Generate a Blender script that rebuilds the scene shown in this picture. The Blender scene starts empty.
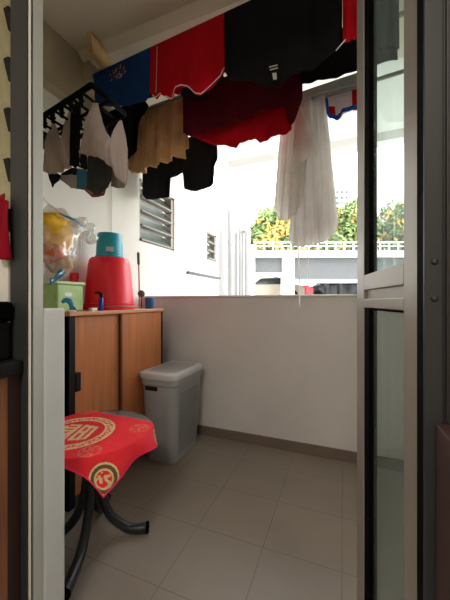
import bpy, bmesh, math, random
from mathutils import Vector, Matrix, noise
random.seed(7)
S = bpy.context.scene
COL = S.collection
PI = math.pi
# ------------------------------------------------------------------ camera
F = 295.0; CH = 1.1; HV = 302.0; YAW = math.radians(21.8)
FW = Vector((-math.sin(YAW), math.cos(YAW), 0)); RT = Vector((math.cos(YAW), math.sin(YAW), 0)); UP = Vector((0, 0, 1))
ORG = Vector((0, 0, CH))
def ray(u, v): return FW + RT*((u-225)/F) + UP*((HV-v)/F)
def at_d(u, v, d): return ORG + ray(u, v)*d
def at_x(u, v, x): r = ray(u, v); return ORG + r*(x/r.x)
def at_y(u, v, y): r = ray(u, v); return ORG + r*(y/r.y)
def at_z(u, v, z): r = ray(u, v); return ORG + r*((z-CH)/r.z)
cam = bpy.data.cameras.new('camera'); co = bpy.data.objects.new('camera', cam); COL.objects.link(co)
co.location = ORG; co.rotation_euler = (PI/2, 0, YAW)
cam.sensor_fit = 'HORIZONTAL'; cam.sensor_width = 36; cam.lens = 36*F/450; cam.shift_y = 2/600; cam.clip_start = .01; cam.clip_end = 300
cam.shift_y = (HV-300)/600
S.camera = co

# ------------------------------------------------------------------ materials
def srgb(c):
    return tuple(((x/255)/12.92 if x/255 <= .04045 else ((x/255+.055)/1.055)**2.4) for x in c)
def mat(name, c, rough=.6, var=.06, scale=6, metal=0, spec=.5, bump=0, bscale=60, stretch=None, trans=0, emit=None, coat=0):
    m = bpy.data.materials.new(name); m.use_nodes = True; nt = m.node_tree; N = nt.nodes; L = nt.links
    b = N['Principled BSDF']; rgb = srgb(c)
    tc = N.new('ShaderNodeTexCoord'); mp = N.new('ShaderNodeMapping'); L.new(tc.outputs['Object'], mp.inputs['Vector'])
    if stretch: mp.inputs['Scale'].default_value = stretch
    nz = N.new('ShaderNodeTexNoise'); nz.inputs['Scale'].default_value = scale; nz.inputs['Detail'].default_value = 4
    L.new(mp.outputs[0], nz.inputs['Vector'])
    rp = N.new('ShaderNodeValToRGB'); L.new(nz.outputs['Fac'], rp.inputs[0])
    rp.color_ramp.elements[0].position = .3; rp.color_ramp.elements[1].position = .7
    rp.color_ramp.elements[0].color = tuple(x*(1-var*2) for x in rgb)+(1,); rp.color_ramp.elements[1].color = tuple(min(1, x*(1+var)) for x in rgb)+(1,)
    L.new(rp.outputs[0], b.inputs['Base Color'])
    b.inputs['Roughness'].default_value = rough; b.inputs['Metallic'].default_value = metal
    b.inputs['Specular IOR Level'].default_value = spec; b.inputs['Coat Weight'].default_value = coat
    if trans: b.inputs['Transmission Weight'].default_value = trans
    if bump:
        n2 = N.new('ShaderNodeTexNoise'); n2.inputs['Scale'].default_value = bscale; L.new(tc.outputs['Object'], n2.inputs['Vector'])
        bp = N.new('ShaderNodeBump'); bp.inputs['Strength'].default_value = bump; bp.inputs['Distance'].default_value = .003
        L.new(n2.outputs['Fac'], bp.inputs['Height']); L.new(bp.outputs[0], b.inputs['Normal'])
    if emit:
        b.inputs['Emission Color'].default_value = srgb(c)+(1,); b.inputs['Emission Strength'].default_value = emit
    return m
def cloth(name, c, tl=.0, var=.06, rough=.9):
    m = mat(name, c, rough, var, 9, bump=.25, bscale=350, spec=.15)
    if tl:
        nt = m.node_tree; b = nt.nodes['Principled BSDF']; o = nt.nodes['Material Output']
        t = nt.nodes.new('ShaderNodeBsdfTranslucent'); t.inputs[0].default_value = srgb(c)+(1,)
        mx = nt.nodes.new('ShaderNodeMixShader'); mx.inputs[0].default_value = tl
        nt.links.new(b.outputs[0], mx.inputs[1]); nt.links.new(t.outputs[0], mx.inputs[2]); nt.links.new(mx.outputs[0], o.inputs[0])
    return m
def glass(name, tint, haze=.1, hc=(190, 200, 198), gl=.08, rough=.02):
    m = bpy.data.materials.new(name); m.use_nodes = True; nt = m.node_tree; N = nt.nodes; L = nt.links
    N.remove(N['Principled BSDF']); o = N['Material Output']
    t = N.new('ShaderNodeBsdfTransparent'); t.inputs[0].default_value = tuple(tint)+(1,)
    g = N.new('ShaderNodeBsdfGlossy'); g.inputs['Roughness'].default_value = rough
    d = N.new('ShaderNodeBsdfDiffuse'); d.inputs[0].default_value = srgb(hc)+(1,)
    tl = N.new('ShaderNodeBsdfTranslucent'); tl.inputs[0].default_value = srgb(hc)+(1,)
    md = N.new('ShaderNodeMixShader'); md.inputs[0].default_value = .5; L.new(d.outputs[0], md.inputs[1]); L.new(tl.outputs[0], md.inputs[2])
    m1 = N.new('ShaderNodeMixShader'); m2 = N.new('ShaderNodeMixShader'); 
    tc = N.new('ShaderNodeTexCoord'); mp = N.new('ShaderNodeMapping'); mp.inputs['Scale'].default_value = (14, 14, .6); nz = N.new('ShaderNodeTexNoise')
    nz.inputs['Scale'].default_value = 1.0
    L.new(tc.outputs['Object'], mp.inputs[0]); L.new(mp.outputs[0], nz.inputs['Vector'])
    mr = N.new('ShaderNodeMapRange'); mr.inputs['To Min'].default_value = haze*.4; mr.inputs['To Max'].default_value = haze*1.7
    L.new(nz.outputs['Fac'], mr.inputs[0]); L.new(mr.outputs[0], m1.inputs[0])
    L.new(t.outputs[0], m1.inputs[1]); L.new(md.outputs[0], m1.inputs[2])
    m2.inputs[0].default_value = gl
    L.new(m1.outputs[0], m2.inputs[1]); L.new(g.outputs[0], m2.inputs[2]); L.new(m2.outputs[0], o.inputs[0])
    return m
def grid_mat(name, c, gc, px, py, ox, oy, w, rough=.4, axes='XY', bump=.3):
    m = mat(name, c, rough, .05, 2.5, spec=.4); nt = m.node_tree; N = nt.nodes; L = nt.links; b = N['Principled BSDF']
    geo = N.new('ShaderNodeNewGeometry'); sp = N.new('ShaderNodeSeparateXYZ'); L.new(geo.outputs['Position'], sp.inputs[0])
    outs = []
    for ax, p, o in ((axes[0], px, ox), (axes[1], py, oy)):
        a = N.new('ShaderNodeMath'); a.operation = 'SUBTRACT'; L.new(sp.outputs[ax], a.inputs[0]); a.inputs[1].default_value = o-p*40
        d = N.new('ShaderNodeMath'); d.operation = 'PINGPONG'; L.new(a.outputs[0], d.inputs[0]); d.inputs[1].default_value = p/2
        l = N.new('ShaderNodeMath'); l.operation = 'LESS_THAN'; L.new(d.outputs[0], l.inputs[0]); l.inputs[1].default_value = w
        outs.append(l)
    mx = N.new('ShaderNodeMath'); mx.operation = 'MAXIMUM'; L.new(outs[0].outputs[0], mx.inputs[0]); L.new(outs[1].outputs[0], mx.inputs[1])
    mc = N.new('ShaderNodeMix'); mc.data_type = 'RGBA'; L.new(mx.outputs[0], mc.inputs[0])
    src = b.inputs['Base Color'].links[0].from_socket; L.new(src, mc.inputs[6]); mc.inputs[7].default_value = srgb(gc)+(1,)
    L.new(mc.outputs[2], b.inputs['Base Color'])
    return m

M = {}
M['wall'] = mat('wall_paint', (226, 222, 214), .85, .02, 3, bump=.1, bscale=90)
M['ceil'] = mat('ceiling_paint', (214, 206, 190), .9, .02, 2)
M['parapet'] = mat('parapet_paint', (208, 204, 202), .7, .03, 2.2, bump=.1, bscale=60)
M['outside'] = mat('exterior_paint', (246, 246, 244), .8, .02, 1)
M['floor'] = grid_mat('floor_tile', (134, 124, 115), (104, 96, 89), .328, .328, -.004, 1.617, .0016, .38)
M['skirt'] = mat('skirting_tile', (112, 98, 88), .4, .06, 3)
M['ledge'] = mat('ledge_cap', (236, 234, 230), .5, .02)
M['alu'] = mat('beige_aluminium', (164, 161, 152), .42, .03, 5, metal=.25)
M['alu_l'] = mat('light_grey_aluminium', (198, 202, 196), .45, .03, 4, metal=.2)
M['alu_w'] = mat('white_edge_strip', (235, 233, 226), .5, .02)
M['dgrey'] = mat('dark_grey_aluminium', (50, 53, 54), .5, .05, 4)
M['dgrey2'] = mat('charcoal_aluminium', (38, 39, 40), .5, .05, 4)
M['black'] = mat('black_plastic', (16, 16, 17), .6, .1, spec=.3)
M['gasket_shade'] = mat('rubber_and_gap_black', (9, 9, 9), .9, .1, spec=.05)  # rubber parts, and strips painted in where gaps and recesses are only dark
M['rack'] = mat('matt_black_plastic', (12, 12, 12), .85, .1, spec=.1)
M['wood'] = mat('orange_beech', (196, 122, 74), .45, .09, 5, stretch=(6, 6, .5))
M['wood_top'] = mat('beech_top', (204, 140, 96), .4, .06, 5, stretch=(6, .6, 6))
M['wood_d'] = mat('dark_gap_wood', (96, 52, 32), .6, .1)
M['kwood'] = mat('kitchen_wood', (146, 96, 66), .5, .18, 6, stretch=(9, 9, .6))
M['kbrown'] = mat('dark_brown_laminate', (58, 38, 34), .5, .1, 4)
M['kmaroon'] = mat('dark_maroon_reflection', (66, 42, 42), .5, .1, 4)
M['plank'] = mat('pine_plank', (196, 164, 118), .6, .1, 4, stretch=(6, 6, 1))
M['concrete'] = mat('painted_bracket', (172, 158, 132), .8, .05)
M['steel'] = mat('pole_steel', (150, 150, 140), .35, .05, metal=.7)
M['glass'] = glass('door_glass', (.84, .90, .88), .12, (178, 192, 188), .08)
M['louvre'] = mat('green_grey_louvre', (92, 106, 97), .3, .08, 5, spec=.5)
M['taupe'] = mat('taupe_window_frame', (140, 130, 121), .5, .04)
M['frost'] = glass('frosted_louvre', (.80, .78, .66), .6, (205, 198, 165), .05, .4)
M['red_p'] = mat('red_plastic', (244, 26, 50), .3, .03, spec=.5)
M['teal_p'] = mat('teal_plastic', (28, 158, 178), .35, .03)
M['blue_p'] = mat('blue_plastic', (18, 104, 170), .35, .05)
M['blue_d'] = mat('deep_blue_plastic', (16, 52, 170), .25, .05)
M['blue_c'] = mat('sky_blue_plastic', (30, 140, 190), .3, .05)
M['grey_pl'] = mat('slate_plastic', (70, 80, 84), .4, .05)
M['pink_p'] = mat('pinkish_plastic', (188, 120, 124), .4, .05)
M['white_p'] = mat('white_plastic', (232, 230, 224), .4, .03)
M['basket'] = mat('light_grey_plastic', (158, 160, 162), .45, .03)
M['basket_l'] = mat('pale_grey_lid', (188, 190, 192), .4, .03)
M['hole'] = mat('hole_shadow_plastic', (66, 68, 70), .6, .05)
M['darktop'] = mat('black_table_top', (112, 110, 104), .22, .12, 9, spec=.6)
M['leg'] = mat('black_metal_leg', (34, 38, 42), .38, .08, spec=.5)
M['c_red'] = mat('red_tablecloth', (228, 22, 40), .75, .05, 14, bump=.2, bscale=500)
M['c_gold'] = mat('gold_print', (222, 192, 140), .6, .1, 60)
M['c_gold2'] = mat('muted_gold_print', (220, 96, 74), .7, .12, 60)
M['c_dark'] = mat('olive_print', (96, 74, 40), .7, .1, 40)
M['c_pink'] = mat('pink_hem', (236, 30, 98), .7, .05)
M['t_blue'] = cloth('blue_cotton', (24, 60, 116), var=.1)
M['t_red'] = cloth('red_jersey', (184, 8, 28))
M['t_white'] = cloth('white_piping', (225, 215, 215))
M['t_black'] = cloth('black_cotton', (20, 19, 21))
M['t_charc'] = cloth('charcoal_cotton', (46, 48, 52))
M['t_navy'] = cloth('black_navy_shorts', (24, 26, 32))
M['t_maroon'] = cloth('maroon_cotton', (86, 10, 28))
M['t_tan'] = cloth('tan_cotton', (198, 156, 110), var=.12)
M['t_beige'] = cloth('nude_grey_jersey', (172, 160, 156))
M['t_dgrey'] = cloth('dark_grey_lace', (66, 68, 70), var=.2)
M['t_wht'] = cloth('white_cotton', (242, 240, 236), tl=.5)
M['t_wht2'] = cloth('off_white_polyester', (240, 238, 236), tl=.5)
M['t_pale'] = cloth('pale_grey_towel', (170, 176, 174), tl=.2)
M['t_sblue'] = cloth('royal_blue_cotton', (24, 84, 180))
M['t_pink'] = cloth('pink_elastic', (190, 70, 100))
M['t_teal'] = cloth('teal_cotton', (60, 120, 150))
M['label'] = cloth('care_label', (200, 196, 190))
M['yellow'] = mat('yellow_peel', (250, 190, 30), .5, .12, 12)
M['orange'] = mat('orange_peel', (222, 108, 50), .5, .12, 12)
M['bag'] = glass('clear_plastic_bag', (.96, .96, .95), .26, (232, 228, 222), .16, .12)
M['bag_b'] = glass('blue_printed_plastic', (.3, .65, .8), .7, (60, 160, 200), .12, .15)
M['gbox'] = mat('light_green_plastic', (170, 200, 128), .45, .08, 14)
M['gbox_l'] = mat('pale_green_lid', (196, 214, 168), .4, .04)
M['leaf'] = mat('leaves', (126, 146, 88), .7, .35, 1.2)
M['leaf_y'] = mat('yellow_leaves', (204, 172, 92), .7, .2, 1.5)
M['bark'] = mat('bark', (92, 76, 60), .9, .2)
M['bgrey'] = mat('grey_parapet_panel', (88, 89, 90), .8, .04)
M['bwhite'] = mat('white_building_paint', (225, 225, 222), .8, .03)
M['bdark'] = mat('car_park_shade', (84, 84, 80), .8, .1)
M['ground'] = mat('ground', (110, 118, 96), .9, .1, .3)
M['car1'] = mat('beige_car_paint', (180, 168, 148), .3, .03)
M['car2'] = mat('dark_car_paint', (60, 64, 70), .3, .03)
M['cglass'] = mat('car_glass', (40, 46, 50), .1, .03)
M['redbox'] = mat('red_sign_paint', (190, 40, 56), .5, .03)
M['tower'] = mat('distant_block_paint', (196, 202, 206), .8, .03)
M['white_wallend'] = mat('pale_grey_gloss_paint', (216, 220, 220), .4, .02)
M['pipe'] = mat('pipe_paint', (152, 151, 149), .6, .02)
M['tile_w'] = grid_mat('white_wall_tile', (216, 218, 216), (186, 188, 184), .3, .3, 0, 0, .0012, .3, 'YZ')

# ------------------------------------------------------------------ helpers
def link(name, me, m, parent=None, smooth=False):
    o = bpy.data.objects.new(name, me); COL.objects.link(o)
    for x in (m if isinstance(m, (list, tuple)) else [m]): me.materials.append(x)
    if parent is not None: o.parent = parent
    if smooth:
        for p in me.polygons: p.use_smooth = True
    return o
def obj(name, bm, m, parent=None, smooth=False, bev=0, sub=0, solid=0, auto=False):
    me = bpy.data.meshes.new(name)
    bmesh.ops.recalc_face_normals(bm, faces=bm.faces[:]) if not solid else None
    bm.to_mesh(me); bm.free()
    o = link(name, me, m, parent, smooth)
    if parent is not None and parent.type == 'EMPTY':
        off = parent.location
        me.transform(Matrix.Translation(-off)) if off.length else None
        if parent.rotation_euler.z: me.transform(Matrix.Rotation(-parent.rotation_euler.z, 4, 'Z'))
    elif parent is not None:
        # child of a mesh part: same frame as that part
        pp = parent
        while pp.parent: pp = pp.parent
        if pp.type == 'EMPTY': 
            me.transform(Matrix.Translation(-pp.location))
            if pp.rotation_euler.z: me.transform(Matrix.Rotation(-pp.rotation_euler.z, 4, 'Z'))
    if solid:
        s = o.modifiers.new('s', 'SOLIDIFY'); s.thickness = solid; s.offset = 0
    if bev:
        b = o.modifiers.new('b', 'BEVEL'); b.width = bev; b.segments = 2; b.limit_method = 'ANGLE'
    if sub:
        s = o.modifiers.new('ss', 'SUBSURF'); s.levels = sub; s.render_levels = sub
    return o
def tag(o, label=None, cat=None, group=None, kind=None):
    if label: o['label'] = label
    if cat: o['category'] = cat
    if group: o['group'] = group
    if kind: o['kind'] = kind
    return o
def thing(name, label, cat, loc, group=None, rz=0):
    o = bpy.data.objects.new(name, None); COL.objects.link(o); o.location = loc; o.rotation_euler.z = rz; o.empty_display_size = .05
    return tag(o, label, cat, group)
def box(bm, x0, x1, y0, y1, z0, z1, mtx=None):
    vs = [bm.verts.new((x, y, z)) for z in (z0, z1) for x, y in ((x0, y0), (x1, y0), (x1, y1), (x0, y1))]
    if mtx is not None:
        for v in vs: v.co = mtx @ v.co
    for f in ((3, 2, 1, 0), (4, 5, 6, 7), (0, 1, 5, 4), (1, 2, 6, 5), (2, 3, 7, 6), (3, 0, 4, 7)): bm.faces.new([vs[i] for i in f])
    return vs
def bxo(name, dims, m, parent=None, bev=0, mtx=None):
    bm = bmesh.new(); box(bm, *dims, mtx=mtx); return obj(name, bm, m, parent, bev=bev)
def struct(name, dims, m, bev=0, mtx=None):
    o = bxo(name, dims, m, None, bev, mtx); o['kind'] = 'structure'; return o
def boxes(name, L, m, parent=None, bev=0, mtx=None):
    bm = bmesh.new()
    for d in L: box(bm, *d, mtx=mtx)
    return obj(name, bm, m, parent, bev=bev)
def tube(bm, pts, r, n=10, cap=True):
    pts = [Vector(p) for p in pts]; rs = r if isinstance(r, (list, tuple)) else [r]*len(pts); rings = []
    ref = None
    for i, p in enumerate(pts):
        t = (pts[min(i+1, len(pts)-1)]-pts[max(i-1, 0)]).normalized()
        if ref is None: ref = Vector((0, 0, 1)) if abs(t.z) < .9 else Vector((1, 0, 0))
        a = (ref - t*ref.dot(t)).normalized(); ref = a; b = t.cross(a)
        rings.append([bm.verts.new(p+a*math.cos(2*PI*k/n)*rs[i]+b*math.sin(2*PI*k/n)*rs[i]) for k in range(n)])
    for i in range(len(rings)-1):
        for k in range(n): bm.faces.new((rings[i][k], rings[i][(k+1) % n], rings[i+1][(k+1) % n], rings[i+1][k]))
    if cap: bm.faces.new(rings[0][::-1]); bm.faces.new(rings[-1])
def smooth_path(pts, n=6):
    P = [Vector(p) for p in pts]; out = []
    Q = [P[0]*2-P[1]]+P+[P[-1]*2-P[-2]]
    for i in range(1, len(Q)-2):
        for k in range(n):
            t = k/n; a, b, c, d = Q[i-1:i+3]
            out.append(.5*((2*b)+(c-a)*t+(2*a-5*b+4*c-d)*t*t+(3*b-a-3*c+d)*t**3))
    out.append(P[-1]); return out
def tubeo(name, pts, r, m, parent=None, n=10):
    bm = bmesh.new(); tube(bm, pts, r, n); return obj(name, bm, m, parent, smooth=True)
def lathe(bm, prof, c, n=40, sx=1, sy=1):
    rings = []
    for r, z in prof:
        rings.append([bm.verts.new((c[0]+r*sx*math.cos(2*PI*k/n), c[1]+r*sy*math.sin(2*PI*k/n), c[2]+z)) for k in range(n)])
    for i in range(len(rings)-1):
        for k in range(n): bm.faces.new((rings[i][k], rings[i][(k+1) % n], rings[i+1][(k+1) % n], rings[i+1][k]))
    bm.faces.new(rings[0][::-1]); bm.faces.new(rings[-1])
def latheo(name, prof, c, m, parent=None, n=40, sx=1, sy=1, smooth=True):
    bm = bmesh.new(); lathe(bm, prof, c, n, sx, sy); o = obj(name, bm, m, parent, smooth=smooth)
    md = o.modifiers.new('e', 'EDGE_SPLIT'); md.split_angle = math.radians(38); return o
def prism(bm, pts, n):   # polygon of 3d points extruded by vector n
    a = [bm.verts.new(p) for p in pts]; b = [bm.verts.new(Vector(p)+n) for p in pts]
    bm.faces.new(a); bm.faces.new(b[::-1])
    for i in range(len(a)): j = (i+1) % len(a); bm.faces.new((a[i], b[i], b[j], a[j]))

# ------------------------------------------------------------------ setting
XW = -1.68
struct('floor', (-4, 2.2, -2.4, 2.31, -.1, 0), M['floor'])
struct('ceiling', (XW, 1.3, -2.4, 1.42, 2.72, 2.82), M['ceil'])
bm = bmesh.new(); prism(bm, [Vector((XW, 1.42, 2.72)), Vector((XW, 1.47, 2.68)), Vector((XW, 2.2, 2.68)), Vector((XW, 2.2, 2.82)), Vector((XW, 1.42, 2.82))], Vector((3, 0, 0)))
tag(obj('ceiling', bm, M['ceil']), kind='structure')
# left wall of yard and facade beyond, with window opening
WY0, WY1, WZ0, WZ1 = 2.15, 2.74, 1.64, 2.2
o = boxes('wall_left', [(XW-.15, XW, .6, WY0, 0, 2.82), (XW-.15, XW, WY0, WY1, -6, WZ0), (XW-.15, XW, WY0, WY1, WZ1, 6),
      (XW-.15, XW, WY1, 3.55, -6, 6), (XW-.15, XW, 3.55, 3.88, -6, 1.66), (XW-.15, XW, 3.55, 3.88, 2.04, 6), (XW-.15, XW, 3.88, 3.95, -6, 6)], M['wall'])
o['kind'] = 'structure'
struct('wall_left_kitchen', (XW-.15, XW, -2.4, .6, 0, 2.82), M['wall'])
struct('wall_back', (XW, 1.3, -2.5, -2.4, 0, 2.82), M['wall'])
struct('wall_right', (1.3, 1.4, -2.5, 3.22, 0, 2.82), M['wall'])
struct('trim_1', (XW, -1.6, .72, 1.95, 2.39, 2.72), M['concrete'])       # boxed beam along the left wall
struct('wall_parapet', (XW, 1.3, 2.2, 2.31, 0, 1.135), M['parapet'])
struct('trim_2', (XW, 1.3, 2.185, 2.325, 1.135, 1.15), M['ledge'], .004)
struct('baseboard_parapet', (XW, 1.3, 2.188, 2.2, 0, .075), M['skirt'])
struct('baseboard_left', (XW, XW+.012, .72, 2.188, 0, .075), M['skirt'])
struct('ceiling_overhang', (XW, 1.3, 2.2, 3.1, 2.68, 2.82), M['outside'])
struct('trim_3', (XW, 1.3, 3.1, 3.22, 2.60, 2.82), M['outside'])
struct('trim_6', (XW, -1.19, 2.2, 3.1, 2.60, 2.68), M['outside'])
# partition between kitchen and yard
struct('wall_partition_left', (XW, -.865, .645, .72, 0, 1.078), M['white_wallend'], .006)
struct('wall_partition_right', (.2, 1.3, .6, .72, 0, 2.82), M['wall'])
struct('wall_lintel', (XW, .2, .6, .72, 2.42, 2.82), M['wall'])

# louvre windows
def louvre(n, x0, x1, ya, yb, za, zb, nb, gm, tilt=.045):
    fr = boxes('window_%d' % n, [(x0, x1, ya, ya+.03, za, zb), (x0, x1, yb-.055, yb, za, zb), (x0, x1, ya, yb, za, za+.02), (x0, x1, ya, yb, zb-.02, zb)], M['taupe'])
    fr['kind'] = 'structure'
    h = (zb-za-.04)/nb; c = (x0+x1)/2
    bm = bmesh.new()
    for i in range(nb):
        z0 = za+.02+i*h
        prism(bm, [Vector((c+tilt, ya+.03, z0-.005)), Vector((c+tilt+.006, ya+.03, z0)), Vector((c-tilt, ya+.03, z0+h*.92)), Vector((c-tilt-.006, ya+.03, z0+h*.9))], Vector((0, yb-ya-.065, 0)))
    obj('louvre_glass', bm, gm, fr)
    bm = bmesh.new()
    for i in range(nb):
        z0 = za+.02+i*h
        box(bm, c-.004, c+tilt+.015, ya+.03, yb-.035, z0-.008, z0+.004)
        box(bm, c-.02, c+.03, yb-.12, yb-.035, z0-.01, z0+.012)
    obj('louvre_rail', bm, M['taupe'], fr)
    return fr
louvre(1, XW-.09, XW-.01, WY0, WY1, WZ0, WZ1, 4, M['louvre'])
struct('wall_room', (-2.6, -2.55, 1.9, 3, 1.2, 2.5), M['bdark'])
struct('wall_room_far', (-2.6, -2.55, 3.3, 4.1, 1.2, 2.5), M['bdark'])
louvre(2, XW-.09, XW-.01, 3.55, 3.88, 1.66, 2.04, 3, M['louvre'])
struct('trim_4', (XW, XW+.03, 3.0, 3.95, 1.42, 1.45), M['bgrey'])
struct('trim_5', (XW, XW+.12, 3.3, 3.9, 2.33, 2.4), M['outside'])
# cable on wall
p = at_x(112, 180, XW+.012)
tag(tubeo('cord', [(p.x, p.y, 2.39), (p.x, p.y, 1.9), (p.x-.001, p.y, 1.5), (p.x, p.y, 1.05)], .0035, M['ledge']), 'thin white cord running straight down the white left wall above the teal pail', 'cord')
# drain pipes outside
for i, (u, v0, w, yy, l) in enumerate([(222.5, 207, 9, 4.25, 'thickest white pipe, just right of the small far louvre window, with a collar on top'),
                            (231, 150, 7, 4.4, 'tall white pipe running up past the others to the overhang'),
                            (241, 228, 5, 4.5, 'white pipe in the middle of the row of three short slender pipes'),
                            (236, 232, 4, 4.6, 'thinnest white pipe, wedged between two thicker pipes outside'),
                            (247.5, 230, 6, 4.5, 'rightmost white pipe of the row, next to the open view of trees')]):
    p = at_y(u, v0, yy); r = w/2/F*(p-ORG).dot(FW)
    t = thing('drain_pipe', l, 'pipe', (p.x, p.y, -6), 'white drain pipes outside the parapet')
    zt = p.z if i != 1 else 5
    latheo('pipe', [(r, 0), (r, zt+6)], (p.x, p.y, -6), M['pipe'], t, 20)
    latheo('collar', [(r*1.02, 0), (r*1.2, .01), (r*1.2, .07), (r*1.02, .08)], (p.x, p.y, (zt-.09) if i != 1 else 2.0), M['pipe'], t, 20)
struct('wall_far', (-6, -1.62, 5.0, 5.2, -6, 9), M['outside'])

# door jambs / frames -----------------------------------------------------
t = thing('door_frame', 'grey metal doorway frame post at the left edge of the yard opening', 'door frame', (-.9, .62, 0))
bxo('jamb', (-.90, -.868, .612, .644, 0, 2.42), M['alu_l'], t, .002)
bxo('gasket_shade', (-.885, -.872, .604, .612, 0, 2.42), M['gasket_shade'], t)  # black strip painted in for the narrow dark gap by the jamb
bxo('edge_strip', (-.872, -.866, .600, .604, 0, 2.42), M['alu_w'], t)
boxes('outer_post', [(-.948, -.873, .596, .604, 0, 2.42), (-.948, -.90, .604, .64, 0, 2.42)], M['dgrey'], t)
t['kind'] = 'structure'
t = thing('door_frame', 'dark grey metal doorway frame post right of the glass door', 'door frame', (.15, .62, 0))
bxo('dark_gap', (.133, .205, .648, .668, 0, 2.42), M['gasket_shade'], t)
bxo('dark_gap', (.1305, .158, .606, .648, 0, 2.42), M['gasket_shade'], t)  # black infill painted in as the dark gap between post and leaf
bxo('post', (.1295, .158, .596, .606, 0, 2.42), M['dgrey'], t, .002)
bxo('outer_post', (.158, .205, .585, .648, 0, 2.42), M['dgrey2'], t, .002)
bxo('groove_strip', (.1555, .158, .592, .596, 0, 2.42), M['dgrey2'], t)
for zz in (1.168, 1.105):
    tubeo('screw_cap', [(.144, .597, zz), (.144, .594, zz), (.144, .592, zz)], [.0055, .0055, .003], M['dgrey'], t, 16)
t['kind'] = 'structure'

# glass door leaf ----------------------------------------------------------
_n = Vector((.985, .17, 0))*.018; A = Vector((.135, .676, 0))+_n; B = A+Vector((-.17, .985, 0))*.516; dv = (B-A); LL = dv.length; dv.normalize()
ang = math.atan2(dv.y, dv.x)
t = thing('glass_door', 'open aluminium framed glass door leaf swung into the yard on the right', 'door', A, rz=ang)
T = Matrix.Translation(A) @ Matrix.Rotation(ang, 4, 'Z')
def leafbox(nm, L, m, bev=0): return boxes(nm, L, m, t, bev, T)
th = .018
leafbox('stile', [(0, .07, -th, th, .012, 2.36)], M['alu'], .002)
leafbox('stile', [(LL-.10, LL, -th, th, .012, 2.36)], M['alu'], .002)
leafbox('rail', [(.07, LL-.10, -th, th, 1.137, 1.187)], M['alu'], .002)
leafbox('rail', [(.07, LL-.10, -th, th, 1.08, 1.108)], M['alu'], .002)
leafbox('rail', [(.07, LL-.10, -th, th, .02, .09)], M['alu'], .002)
leafbox('rail', [(.07, LL-.10, -th, th, 2.29, 2.36)], M['alu'], .002)
leafbox('rail_panel', [(.07, LL-.10, -.008, .008, 1.108, 1.137)], M['alu'])
leafbox('gasket_shade', [(LL-.155, LL-.10, -.008, .016, .09, 1.08), (.07, .073, -.012, .012, .09, 1.08), (.07, LL-.10, -.012, .012, 1.074, 1.08)], M['gasket_shade'])  # wide band by the far stile is the glazing recess's shadow in black
leafbox('gasket_shade', [(LL-.155, LL-.10, -.008, .016, 1.187, 2.29), (.07, .073, -.012, .012, 1.187, 2.29)], M['gasket_shade'])  # same recess shadow as a black band beside the upper pane
leafbox('glass_pane', [(.073, LL-.155, -.0025, .0025, .09, 1.074)], M['glass'])
leafbox('glass_pane', [(.073, LL-.155, -.0025, .0025, 1.187, 2.29)], M['glass'])
leafbox('hinge_dark_gap', [(-.012, .0, -.0185, .0185, .012, 2.36)], M['gasket_shade'])  # black end strip, part of the painted dark gap at the post

# kitchen bits at the left edge --------------------------------------------
t = thing('kitchen_cabinet', 'wood grain kitchen base cabinet with dark brown end under a black worktop', 'cabinet', (-1.25, .3, 0))
bxo('body', (XW+.003, -.90, .0, .558, .0, .885), M['kwood'], t)
bxo('end_panel', (XW+.003, -.90, .558, .594, .0, .885), M['kbrown'], t)
tag(bxo('worktop', (XW+.003, -.885, -.02, .594, .885, .925), M['black'], None, .003), 'black worktop slab over the wood grain kitchen cabinet', 'worktop')
t = thing('countertop_appliance', 'black countertop appliance standing on the worktop at the left edge', 'appliance', (-1.1, .5, .925))
bxo('body', (-1.35, -.925, .3, .585, .925, 1.04), M['black'], t, .01)
bxo('top_plate', (-1.36, -.92, .29, .589, 1.04, 1.10), M['gasket_shade'], t, .01)
for k in (.36, .47):
    tubeo('knob', [(-.926, k, .985), (-.912, k, .985), (-.908, k, .985)], [.018, .018, .012], M['dgrey'], t, 16)
tag(bxo('paper_box', (-1.3, -.955, .592, .61, 1.095, 1.27), M['white_p'], None, .003), 'white panel standing behind the black appliance below the red cloth', 'panel')
# kitchen louvre window
fr = boxes('window_3', [(XW, -.948, .606, .64, 1.08, 1.10), (XW, -.948, .606, .64, 2.38, 2.42), (XW, XW+.04, .606, .64, 1.1, 2.38)], M['dgrey']); fr['kind'] = 'structure'
bm = bmesh.new()
for i in range(8):
    z0 = 1.10+.158*i
    prism(bm, [Vector((XW+.04, .632, z0)), Vector((XW+.04, .638, z0)), Vector((XW+.04, .618, z0+.158)), Vector((XW+.04, .612, z0+.158))], Vector((-.95-XW-.04, 0, 0)))
obj('louvre_glass', bm, M['frost'], fr)
bm = bmesh.new()
for i in range(8):
    z0 = 1.10+.158*i
    prism(bm, [Vector((-.974, .606, z0+.06)), Vector((-.974, .616, z0+.06)), Vector((-.992, .612, z0+.132)), Vector((-.992, .602, z0+.132))], Vector((.024, 0, 0)))
obj('louvre_clip', bm, M['black'], fr)
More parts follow.
